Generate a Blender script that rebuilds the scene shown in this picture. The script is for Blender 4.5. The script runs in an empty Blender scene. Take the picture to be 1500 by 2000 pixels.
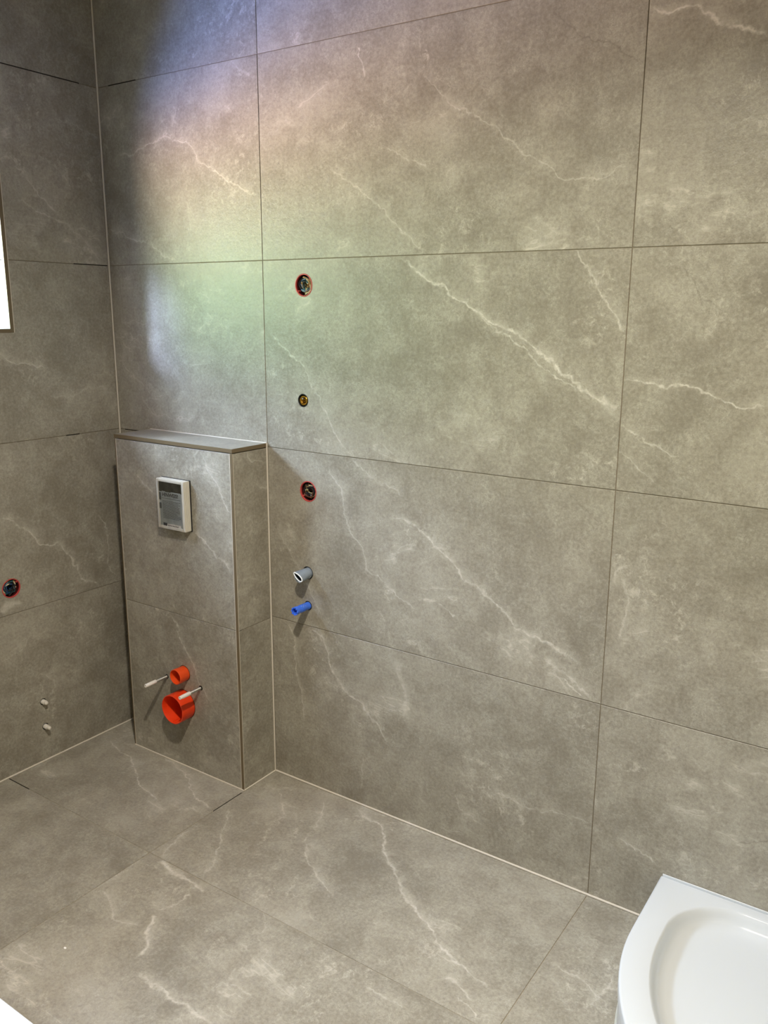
import bpy, bmesh, math, random
from mathutils import Vector, Matrix
random.seed(7)
scene = bpy.context.scene
COL = scene.collection
PI = math.pi

# ---------------------------------------------------------------- camera
cam_d = bpy.data.cameras.new('camera')
cam = bpy.data.objects.new('camera', cam_d)
COL.objects.link(cam)
cam.location = (2.66472, -2.08368, 1.64296)
cam.rotation_euler = (1.3407796, -0.0083916, 0.5896435)
cam_d.sensor_fit = 'HORIZONTAL'
cam_d.sensor_width = 36.0
cam_d.lens = 1644.046 / 1500 * 36.0
cam_d.shift_x = -24.097 / 1500
cam_d.shift_y = -5.242 / 1500
cam_d.clip_start = 0.01
scene.camera = cam

# ---------------------------------------------------------------- world: daylight outside, seen through the window
SKY = 1.0
wd = bpy.data.worlds.new('daylight')
scene.world = wd
wd.use_nodes = True
wn, wl = wd.node_tree.nodes, wd.node_tree.links
wn.clear()
wo = wn.new('ShaderNodeOutputWorld')
wb = wn.new('ShaderNodeBackground')
wt = wn.new('ShaderNodeTexCoord')
ws = wn.new('ShaderNodeSeparateXYZ')
wr = wn.new('ShaderNodeValToRGB')
wm = wn.new('ShaderNodeMapRange')
wm.inputs['From Min'].default_value = -1.0
wm.inputs['From Max'].default_value = 1.0
wl.new(wt.outputs['Generated'], ws.inputs[0])
wl.new(ws.outputs['Z'], wm.inputs['Value'])
wl.new(wm.outputs[0], wr.inputs[0])
wl.new(wr.outputs[0], wb.inputs['Color'])
wl.new(wb.outputs[0], wo.inputs['Surface'])
wb.inputs['Strength'].default_value = 42.0 * SKY
# ring by ring: an added blue glow from below that tints the upper wall, sunlit terracotta ground, the green tree line, haze, blue sky
stops = [(0.0, (.85, 1.4, 4.2)), (.24, (.9, 1.4, 4.0)), (.31, (1.7, 1.32, 1.85)), (.38, (2.2, 1.58, 1.30)),
         (.43, (1.5, 1.16, .86)), (.475, (.56, .68, .40)), (.61, (.34, .62, .44)), (.66, (.46, .66, .74)),
         (.72, (1.2, 1.5, 2.0)), (.80, (1.7, 2.1, 2.8)), (1.0, (1.6, 2.0, 2.9))]
cr = wr.color_ramp
while len(cr.elements) < len(stops):
    cr.elements.new(0.5)
for e, (p_, c_) in zip(cr.elements, stops):
    e.position = p_
    e.color = (*c_, 1)

# added blue sun lamp standing in for bright open sky: makes the blue patch on the wall
sd = bpy.data.lights.new('sky_patch_sun', 'SUN')
sd.energy = 6.0
sd.angle = math.radians(7)
sd.color = (.50, .58, 1.0)
so = bpy.data.objects.new('sky_patch_sun', sd)
so.location = (-2, -3, 3)
so.rotation_euler = Vector((.197, .41, -.118)).to_track_quat('-Z', 'Y').to_euler()
COL.objects.link(so)

# ---------------------------------------------------------------- exposure
scene.view_settings.view_transform = 'Standard'
scene.view_settings.look = 'None'
scene.view_settings.gamma = 1.0
scene.view_settings.use_curve_mapping = False
scene.view_settings.exposure = 0.10
scene.cycles.max_bounces = 8
scene.cycles.diffuse_bounces = 4
scene.cycles.glossy_bounces = 4
scene.cycles.transparent_max_bounces = 8
scene.cycles.use_denoising = True
scene.cycles.caustics_reflective = False
scene.cycles.caustics_refractive = False
scene.cycles.sample_clamp_indirect = 6.0
LAMP_POS = (1.92, -1.37, 2.705)
LAMP_POWER = 47.0           # watts
LAMP_SPREAD = 142.0
LAMP_RGB = (1.0, .91, .77)

# portal that guides the daylight sampling through the window opening
pl = bpy.data.lights.new('window_portal', 'AREA')
pl.shape = 'RECTANGLE'
pl.size, pl.size_y = 0.53, 0.99
pl.cycles.is_portal = True
po = bpy.data.objects.new('window_portal', pl)
po.location = (-0.22, -0.876, 1.833)
po.rotation_euler = (0, -PI / 2, 0)
COL.objects.link(po)

# ================================================================ helpers
def srgb(h):
    h = h.lstrip('#')
    f = lambda v: v / 12.92 if v <= .04045 else ((v + .055) / 1.055) ** 2.4
    return tuple(f(int(h[i:i + 2], 16) / 255) for i in (0, 2, 4)) + (1,)

def new_mat(name):
    m = bpy.data.materials.new(name)
    m.use_nodes = True
    m.node_tree.nodes.clear()
    return m, m.node_tree.nodes, m.node_tree.links

def N(nodes, typ, **kw):
    n = nodes.new(typ)
    for k, v in kw.items():
        if k.startswith('i_'):
            key = k[2:]
            key = int(key) if key.isdigit() else key.replace('_', ' ')
            n.inputs[key].default_value = v
        else:
            setattr(n, k, v)
    return n

def plain(name, col, rough=.5, metal=0.0, noise=.12, scale=30.0, bump=0.0, coat=0.0, sss=0.0):
    """painted / moulded surface: a base colour with faint mottling and relief"""
    m, n, l = new_mat(name)
    out = N(n, 'ShaderNodeOutputMaterial')
    b = N(n, 'ShaderNodeBsdfPrincipled', i_Roughness=rough, i_Metallic=metal)
    b.inputs['Coat Weight'].default_value = coat
    l.new(b.outputs[0], out.inputs[0])
    c = srgb(col) if isinstance(col, str) else (*col, 1)
    tc = N(n, 'ShaderNodeTexCoord')
    nz = N(n, 'ShaderNodeTexNoise', i_Scale=scale, i_Detail=4.0)
    l.new(tc.outputs['Object'], nz.inputs['Vector'])
    mx = N(n, 'ShaderNodeMix', data_type='RGBA')
    mx.inputs[6].default_value = tuple(v * (1 - noise) for v in c[:3]) + (1,)
    mx.inputs[7].default_value = tuple(min(1, v * (1 + noise)) for v in c[:3]) + (1,)
    l.new(nz.outputs['Fac'], mx.inputs[0])
    l.new(mx.outputs[2], b.inputs['Base Color'])
    if bump:
        bp = N(n, 'ShaderNodeBump', i_Strength=bump, i_Distance=.002)
        l.new(nz.outputs['Fac'], bp.inputs['Height'])
        l.new(bp.outputs[0], b.inputs['Normal'])
    return m

def obj(name, bm, mat, parent=None, smooth=False, loc=None):
    me = bpy.data.meshes.new(name)
    bmesh.ops.recalc_face_normals(bm, faces=bm.faces)
    bm.to_mesh(me)
    bm.free()
    if smooth:
        for f in me.polygons:
            f.use_smooth = True
        me.set_sharp_from_angle(angle=math.radians(40)) if hasattr(me, 'set_sharp_from_angle') else None
    me.materials.append(mat)
    o = bpy.data.objects.new(name, me)
    COL.objects.link(o)
    if parent is not None:
        o.parent = parent
        pw = parent.matrix_world
        # parents are placed without rotation: the child's mesh is in world space
        L = Vector(loc) if loc else Vector(parent['_org'])
        me.transform(Matrix.Translation(-L))
        o.location = L - Vector(parent['_org'])
        o['_org'] = tuple(L)
    else:
        L = Vector(loc) if loc else Vector((0, 0, 0))
        me.transform(Matrix.Translation(-L))
        o.location = L
        o['_org'] = tuple(L)
    return o

def thing(name, label, cat, loc, group=None):
    o = bpy.data.objects.new(name, None)
    COL.objects.link(o)
    o.empty_display_size = .05
    o.location = loc
    o['_org'] = tuple(loc)
    o['label'] = label
    o['category'] = cat
    if group:
        o['group'] = group
    return o

def tag(o, label, cat, group=None):
    o['label'] = label
    o['category'] = cat
    if group:
        o['group'] = group
    return o

def box(bm, x0, x1, y0, y1, z0, z1):
    v = [bm.verts.new((x, y, z)) for x in (x0, x1) for y in (y0, y1) for z in (z0, z1)]
    for f in ((0, 1, 3, 2), (4, 6, 7, 5), (0, 4, 5, 1), (2, 3, 7, 6), (0, 2, 6, 4), (1, 5, 7, 3)):
        bm.faces.new([v[i] for i in f])
    return bm

def bbox_mesh(x0, x1, y0, y1, z0, z1, bev=0.0, seg=2):
    bm = box(bmesh.new(), x0, x1, y0, y1, z0, z1)
    if bev:
        bmesh.ops.bevel(bm, geom=list(bm.edges), offset=bev, segments=seg, affect='EDGES', profile=.5)
    return bm

# a frame is (origin, u, v, n): u and v span the surface, n points into the room
FR = {
    'back':  (Vector((0, 0, 0)), Vector((1, 0, 0)), Vector((0, 0, 1)), Vector((0, -1, 0))),
    'left':  (Vector((0, 0, 0)), Vector((0, 1, 0)), Vector((0, 0, 1)), Vector((1, 0, 0))),
    'floor': (Vector((0, 0, 0)), Vector((1, 0, 0)), Vector((0, 1, 0)), Vector((0, 0, 1))),
}
def circ(c, r, n=32):
    return [(c[0] + r * math.cos(2 * PI * i / n), c[1] + r * math.sin(2 * PI * i / n)) for i in range(n)]

def inset_poly(P, d):
    """shrink a counter-clockwise polygon by d"""
    out = []
    n = len(P)
    for i in range(n):
        a, b, c = Vector(P[i - 1]), Vector(P[i]), Vector(P[(i + 1) % n])
        e1, e2 = (b - a).normalized(), (c - b).normalized()
        n1, n2 = Vector((-e1.y, e1.x)), Vector((-e2.y, e2.x))
        k = d / (1 + n1.dot(n2))
        out.append(tuple(b + (n1 + n2) * k))
    return out

def prism(frame, outer, holes=(), depth=.009, top=0.0, chamfer=.0007, bm=None):
    """a slab whose face lies at height `top` over the frame's plane; the outer rim is chamfered"""
    O, U, Vv, Nn = frame
    own = bm is None
    if own:
        bm = bmesh.new()
    P = lambda q, h: O + U * q[0] + Vv * q[1] + Nn * h
    def ring(pts, h):
        return [bm.verts.new(P(q, h)) for q in pts]
    def edges(vs):
        return [bm.edges.get((vs[i - 1], vs[i])) or bm.edges.new((vs[i - 1], vs[i])) for i in range(len(vs))]
    def bridge(a, b):
        for i in range(len(a)):
            bm.faces.new((a[i - 1], a[i], b[i], b[i - 1]))
    if chamfer:
        r0 = ring(inset_poly(outer, chamfer), top)
        r1 = ring(outer, top - chamfer)
    else:
        r0 = r1 = ring(outer, top)
    r2 = ring(outer, top - depth)
    if chamfer:
        bridge(r0, r1)
    bridge(r1, r2)
    et, eb = edges(r0), edges(r2)
    for h in holes:
        a, b = ring(h, top), ring(h, top - depth)
        bridge(a, b)
        et += edges(a)
        eb += edges(b)
    if holes:
        bmesh.ops.triangle_fill(bm, edges=et, use_beauty=True)
        bmesh.ops.triangle_fill(bm, edges=eb, use_beauty=True)
    else:
        bm.faces.new(r0)
        bm.faces.new(list(reversed(r2)))
    return bm

def lathe(origin, axis, prof, seg=32, bm=None, phase=0.0, squash=None, up=None):
    """revolve (radius, height) pairs around axis; closed loop profiles make solid shells"""
    bm = bm or bmesh.new()
    A = Vector(axis).normalized()
    up = Vector(up) if up else (Vector((0, 0, 1)) if abs(A.z) < .9 else Vector((1, 0, 0)))
    X = (up - A * up.dot(A)).normalized()
    Y = A.cross(X)
    O = Vector(origin)
    rings = []
    for r, h in prof:
        if r <= 1e-6:
            rings.append([bm.verts.new(O + A * h)])
        else:
            rings.append([bm.verts.new(O + A * h + (X * math.cos(phase + 2 * PI * i / seg) + Y * math.sin(phase + 2 * PI * i / seg)) * r) for i in range(seg)])
    for a, b in zip(rings, rings[1:]):
        for i in range(seg):
            j = (i + 1) % seg
            if len(a) == 1 and len(b) == 1:
                continue
            if len(a) == 1:
                bm.faces.new((a[0], b[i], b[j]))
            elif len(b) == 1:
                bm.faces.new((a[i], a[j], b[0]))
            else:
                bm.faces.new((a[i], a[j], b[j], b[i]))
    return bm

def tube(pts, r, seg=8, bm=None, cap=True):
    """a round tube along points; r is a number or one per point"""
    bm = bm or bmesh.new()
    pts = [Vector(p) for p in pts]
    rs = r if isinstance(r, (list, tuple)) else [r] * len(pts)
    prev = None
    rings = []
    for i, p in enumerate(pts):
        t = (pts[min(i + 1, len(pts) - 1)] - pts[max(i - 1, 0)]).normalized()
        if prev is None:
            prev = t.orthogonal().normalized()
        x = (prev - t * prev.dot(t)).normalized()
        prev = x
        y = t.cross(x)
        rings.append([bm.verts.new(p + (x * math.cos(2 * PI * k / seg) + y * math.sin(2 * PI * k / seg)) * rs[i]) for k in range(seg)])
    for a, b in zip(rings, rings[1:]):
        for k in range(seg):
            j = (k + 1) % seg
            bm.faces.new((a[k], a[j], b[j], b[k]))
    if cap:
        bm.faces.new(list(reversed(rings[0])))
        bm.faces.new(rings[-1])
    return bm

def smooth_path(pts, n=6):
    pts = [Vector(p) for p in pts]
    out = []
    for i in range(len(pts) - 1):
        p0, p1, p2, p3 = pts[max(i - 1, 0)], pts[i], pts[i + 1], pts[min(i + 2, len(pts) - 1)]
        for k in range(n):
            t = k / n
            out.append(.5 * ((2 * p1) + (p2 - p0) * t + (2 * p0 - 5 * p1 + 4 * p2 - p3) * t * t + (3 * p1 - p0 - 3 * p2 + p3) * t ** 3))
    out.append(pts[-1])
    return out
# ================================================================ stone tile material
# the veins: tile key, strength (negative = dark crack), width mm, halo, points in the tile's own plane (metres)
VEINS = [
('M13',-0.5,3,0.0,[[1.719,2.357],[1.747,2.33],[1.781,2.303],[1.805,2.277],[1.873,2.255],[1.912,2.233],[1.95,2.206]]),
('M13',0.55,3,0.35,[[1.34,2.279],[1.373,2.243],[1.446,2.175],[1.531,2.137],[1.607,2.084],[1.645,2.046],[1.725,2.003],[1.767,1.975],[1.854,1.966],[1.911,1.98],[1.952,1.972]]),
('M13',0.6,3.5,0.3,[[1.224,2.097],[1.276,2.072],[1.327,2.048],[1.378,2.02]]),
('M13',-0.35,3,0.0,[[1.379,1.969],[1.42,1.94],[1.453,1.908],[1.509,1.898],[1.556,1.861]]),
('M13',0.6,3.5,0.3,[[1.023,2.067],[1.08,2.027],[1.135,1.995],[1.168,1.969],[1.217,1.93],[1.27,1.89],[1.305,1.847],[1.374,1.803]]),
('M13',0.8,3,0.1,[[1.134,2.359],[1.145,2.318],[1.164,2.28]]),
('M13',0.35,8,0.3,[[1.682,1.883],[1.733,1.855],[1.803,1.831]]),
('M03',0.7,4,0.35,[[0.06,2.176],[0.141,2.169],[0.236,2.186],[0.327,2.209],[0.388,2.183],[0.459,2.165],[0.476,2.127],[0.549,2.093],[0.609,2.054],[0.671,2.027],[0.742,1.987]]),
('M03',0.45,3,0.2,[[0.423,1.996],[0.432,1.946],[0.434,1.897]]),
('M03',0.55,4,0.35,[[0.011,1.929],[0.141,1.887],[0.234,1.863],[0.297,1.826],[0.373,1.814]]),
('M03',0.35,4,0.2,[[0.645,2.402],[0.697,2.366],[0.735,2.339]]),
('L3',0.55,4,0.3,[[-0.36,2.104],[-0.3,2.062],[-0.239,2.004],[-0.194,1.959]]),
('L3',0.6,4,0.35,[[-0.354,1.989],[-0.29,1.974],[-0.216,1.944],[-0.158,1.92],[-0.098,1.881],[-0.059,1.84],[-0.033,1.806]]),
('L3',0.35,3,0.2,[[-0.165,2.274],[-0.076,2.249],[-0.01,2.231]]),
('M12',1,5,0.5,[[1.274,1.789],[1.341,1.76],[1.412,1.713],[1.484,1.676],[1.565,1.628],[1.643,1.592],[1.705,1.557],[1.757,1.526],[1.795,1.494],[1.846,1.46],[1.903,1.424],[1.949,1.382]]),
('M12',0.7,3,0.0,[[1.533,1.642],[1.621,1.585],[1.691,1.54],[1.736,1.512],[1.781,1.483],[1.84,1.453]]),
('M12',0.9,4,0.3,[[1.812,1.797],[1.849,1.74],[1.886,1.69],[1.915,1.647],[1.951,1.596]]),
('M12',0.7,4,0.3,[[0.775,1.579],[0.815,1.542],[0.875,1.498],[0.925,1.458],[0.953,1.418],[1.001,1.344],[1.022,1.306],[1.043,1.263],[1.086,1.216]]),
('M12',0.6,14,0.3,[[1.907,1.431],[1.925,1.413],[1.949,1.408]]),
('M12',-0.35,3,0,[[1.484,1.672],[1.52,1.642],[1.534,1.603],[1.583,1.563]]),
('M02',0.45,3,0.25,[[0.02,1.462],[0.096,1.406],[0.133,1.378],[0.179,1.358]]),
('M02',0.35,3,0.2,[[0.13,1.342],[0.181,1.279],[0.236,1.238]]),
('M11',0.6,4,0.4,[[1.103,1.197],[1.159,1.161],[1.213,1.13],[1.266,1.128],[1.3,1.096]]),
('M11',0.8,5,0.5,[[1.248,1.036],[1.31,1.023],[1.362,1.001],[1.397,0.977],[1.464,0.935],[1.498,0.902],[1.563,0.859],[1.611,0.831],[1.659,0.791],[1.714,0.759],[1.781,0.745],[1.831,0.722],[1.896,0.701]]),
('M11',0.7,5,0.4,[[1.784,0.689],[1.834,0.669],[1.879,0.64],[1.93,0.603]]),
('M11',0.9,3,0.0,[[1.819,0.646],[1.866,0.629],[1.902,0.606]]),
('M11',0.6,4,0.35,[[1.018,1.188],[1.026,1.139],[1.064,1.097],[1.078,1.021],[1.11,0.955],[1.153,0.906],[1.163,0.845],[1.222,0.823],[1.297,0.775],[1.35,0.754],[1.383,0.755]]),
('M11',0.45,3,0.3,[[0.787,0.914],[0.838,0.862],[0.879,0.803],[0.94,0.72],[0.969,0.624]]),
('M11',0.6,4,0.1,[[1.434,0.783],[1.485,0.758]]),
('M11',-0.4,3,0,[[1.83,1.181],[1.858,1.15],[1.897,1.121],[1.932,1.098]]),
('M10',0.85,5,0.5,[[0.911,0.595],[0.98,0.568],[1.003,0.513],[1.029,0.458],[1.07,0.409],[1.138,0.376],[1.188,0.329],[1.264,0.265]]),
('M10',0.6,4,0.4,[[0.788,0.598],[0.853,0.565],[0.86,0.495],[0.87,0.409],[0.889,0.324],[0.899,0.234]]),
('M10',0.4,6,0.4,[[1.283,0.563],[1.29,0.533],[1.318,0.451],[1.309,0.381]]),
('M10',0.5,3,0.2,[[1.146,0.177],[1.15,0.14],[1.137,0.055]]),
('M10',0.45,4,0.3,[[1.517,0.171],[1.528,0.132],[1.57,0.115],[1.613,0.097]]),
('M10',0.45,3,0.1,[[1.459,0.022],[1.53,0.044]]),
('M10',0.5,4,0.3,[[1.641,0.23],[1.699,0.218],[1.776,0.215],[1.852,0.226],[1.944,0.237]]),
('M20',0.7,3,0.3,[[2.027,0.21],[2.044,0.21],[2.063,0.208],[2.11,0.194],[2.145,0.172]]),
('M20',-0.5,3,0,[[2.336,0.322],[2.373,0.333],[2.41,0.352]]),
('M22',0.9,4,0.4,[[1.953,1.483],[2.005,1.475],[2.069,1.466],[2.117,1.475],[2.148,1.464],[2.191,1.449],[2.227,1.437],[2.26,1.439],[2.299,1.438]]),
('M22',0.7,4,0.3,[[1.957,1.373],[2.002,1.354],[2.042,1.329],[2.104,1.299]]),
('M22',0.55,3,0.2,[[1.955,1.304],[1.994,1.275],[2.029,1.252],[2.056,1.233]]),
('M22',-0.5,3,0,[[2.083,1.765],[2.109,1.713],[2.141,1.678],[2.178,1.649]]),
('M23',0.9,5,0.4,[[1.96,2.335],[2.0,2.312],[2.051,2.31],[2.103,2.288],[2.126,2.264],[2.176,2.244],[2.219,2.222]]),
('M21',0.5,5,0.4,[[2.016,1.016],[1.987,1.003],[1.972,0.976],[1.97,0.95]]),
('M21',0.5,5,0.4,[[1.989,0.982],[2.007,0.922],[2.002,0.857],[1.995,0.798]]),
('L1',0.7,4,0.5,[[-0.517,0.951],[-0.481,0.933],[-0.461,0.908],[-0.436,0.887],[-0.407,0.864],[-0.393,0.844],[-0.378,0.831],[-0.334,0.815],[-0.293,0.8],[-0.27,0.771]]),
('L1',0.7,5,0.5,[[-0.293,0.8],[-0.27,0.771],[-0.251,0.739],[-0.238,0.692],[-0.219,0.647],[-0.194,0.632],[-0.149,0.612]]),
('L1',0.7,3,0.2,[[-0.126,0.883],[-0.106,0.847],[-0.092,0.787],[-0.091,0.738],[-0.099,0.698],[-0.084,0.653],[-0.057,0.627]]),
('L1',0.6,16,0.5,[[-0.548,0.619],[-0.512,0.633],[-0.465,0.636]]),
('L2',0.6,4,0.4,[[-0.458,1.506],[-0.436,1.479],[-0.406,1.464],[-0.35,1.451],[-0.283,1.446]]),
('L2',0.35,4,0.3,[[-0.283,1.343],[-0.2,1.342],[-0.122,1.364],[-0.034,1.343]]),
('L0',0.45,4,0.3,[[-0.432,0.343],[-0.386,0.312],[-0.378,0.267],[-0.4,0.235]]),
('B1',0.7,4,0.3,[[0.608,1.19],[0.645,1.136],[0.688,1.072],[0.716,1.025],[0.745,0.994]]),
('B1',0.6,4,0.3,[[0.28,1.075],[0.319,1.052],[0.37,1.022]]),
('B1',0.8,5,0.4,[[0.559,0.922],[0.606,0.886],[0.652,0.852],[0.706,0.826],[0.744,0.792]]),
('B0',0.7,4,0.4,[[0.422,0.591],[0.444,0.561],[0.474,0.5],[0.485,0.468],[0.514,0.442],[0.533,0.407],[0.551,0.367],[0.579,0.331],[0.61,0.297]]),
('B0',-0.5,3,0,[[0.651,0.267],[0.687,0.245],[0.706,0.217]]),
('S1',0.6,4,0.3,[[-0.103,1.189],[-0.073,1.163],[-0.024,1.151]]),
('S1',0.5,5,0.3,[[-0.059,1.087],[0.015,1.05]]),
('F00',0.85,5,0.4,[[0.068,-0.196],[0.172,-0.239],[0.247,-0.243],[0.344,-0.299],[0.436,-0.352],[0.506,-0.366],[0.562,-0.374]]),
('F00',0.75,4,0.4,[[0.348,-0.173],[0.431,-0.187],[0.526,-0.224],[0.594,-0.258],[0.69,-0.301],[0.748,-0.305]]),
('F10',0.6,5,0.3,[[0.777,-0.271],[0.847,-0.351],[0.899,-0.434],[0.945,-0.502],[0.977,-0.574]]),
('F10',0.6,4,0.3,[[0.771,-0.423],[0.771,-0.483],[0.785,-0.538],[0.814,-0.58]]),
('F10',0.5,4,0.2,[[0.867,-0.102],[0.929,-0.166],[0.972,-0.195]]),
('F10',0.5,4,0.3,[[1.021,-0.046],[1.072,-0.129],[1.1,-0.224]]),
('F10',0.6,5,0.4,[[1.093,-0.229],[1.179,-0.332],[1.266,-0.383],[1.353,-0.425]]),
('F10',0.85,6,0.5,[[1.137,-0.008],[1.207,-0.055],[1.269,-0.061],[1.326,-0.131],[1.393,-0.201],[1.454,-0.241],[1.508,-0.295],[1.573,-0.334],[1.637,-0.36],[1.687,-0.404],[1.749,-0.435],[1.817,-0.456],[1.863,-0.464],[1.903,-0.475]]),
('F10',0.9,4,0.1,[[1.822,-0.537],[1.866,-0.554],[1.904,-0.578]]),
('F10',0.6,6,0.4,[[1.767,-0.501],[1.818,-0.505],[1.867,-0.533]]),
('F11',0.5,5,0.4,[[0.767,-0.784],[0.84,-0.798],[0.913,-0.838],[0.989,-0.806]]),
('F11',0.8,8,0.5,[[0.808,-0.595],[0.933,-0.614],[0.996,-0.616],[1.035,-0.621]]),
('F11',0.7,6,0.3,[[1.003,-0.654],[1.002,-0.707],[0.98,-0.748]]),
('F11',0.85,8,0.4,[[0.983,-0.761],[1.019,-0.813],[1.061,-0.859],[1.078,-0.9]]),
('F11',0.8,7,0.5,[[1.123,-0.937],[1.188,-0.94],[1.255,-0.934],[1.316,-0.937],[1.392,-0.937]]),
('F11',0.4,4,0.3,[[1.213,-0.573],[1.276,-0.628],[1.292,-0.674],[1.341,-0.703],[1.32,-0.735]]),
('F11',0.5,5,0.3,[[1.319,-0.859],[1.339,-0.829],[1.404,-0.824]]),
('F11',0.5,5,0.3,[[1.629,-0.634],[1.685,-0.64],[1.739,-0.647]]),
('F20',0.6,5,0.3,[[1.964,-0.297],[2.023,-0.308],[2.065,-0.316],[2.11,-0.337],[2.149,-0.377]]),
('F20',0.5,5,0.3,[[2.132,-0.242],[2.116,-0.337],[2.103,-0.399]]),
]

def group_vein():
    g = bpy.data.node_groups.new('vein_profile', 'ShaderNodeTree')
    I = g.interface
    for nm in ('S', 'F', 'T', 'Len', 'Width', 'Halo'):
        I.new_socket(nm, in_out='INPUT', socket_type='NodeSocketFloat')
    I.new_socket('Core', in_out='OUTPUT', socket_type='NodeSocketFloat')
    I.new_socket('Halo', in_out='OUTPUT', socket_type='NodeSocketFloat')
    n, l = g.nodes, g.links
    gi, go = n.new('NodeGroupInput'), n.new('NodeGroupOutput')
    def M(op, a, b=None, c=None):
        x = n.new('ShaderNodeMath'); x.operation = op
        for i, v in enumerate((a, b, c)):
            if v is None: continue
            if isinstance(v, (int, float)): x.inputs[i].default_value = v
            else: l.new(v, x.inputs[i])
        return x.outputs[0]
    d = M('MULTIPLY', M('SUBTRACT', gi.outputs['T'], gi.outputs['F']), gi.outputs['Len'])
    core = M('SUBTRACT', 1.0, M('DIVIDE', M('ABSOLUTE', d), gi.outputs['Width']))
    core = M('MAXIMUM', core, 0.0)
    e = M('ABSOLUTE', M('SUBTRACT', gi.outputs['S'], .5))
    win = M('MULTIPLY', M('SUBTRACT', .5, e), 12.0)
    cl = n.new('ShaderNodeClamp'); l.new(win, cl.inputs[0])
    halo = M('SUBTRACT', 1.0, M('DIVIDE', M('ABSOLUTE', M('ADD', d, -.006)), gi.outputs['Halo']))
    halo = M('MAXIMUM', halo, 0.0)
    halo = M('MULTIPLY', halo, halo)
    l.new(M('MULTIPLY', core, cl.outputs[0]), go.inputs['Core'])
    l.new(M('MULTIPLY', halo, cl.outputs[0]), go.inputs['Halo'])
    return g
VG = group_vein()

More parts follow.
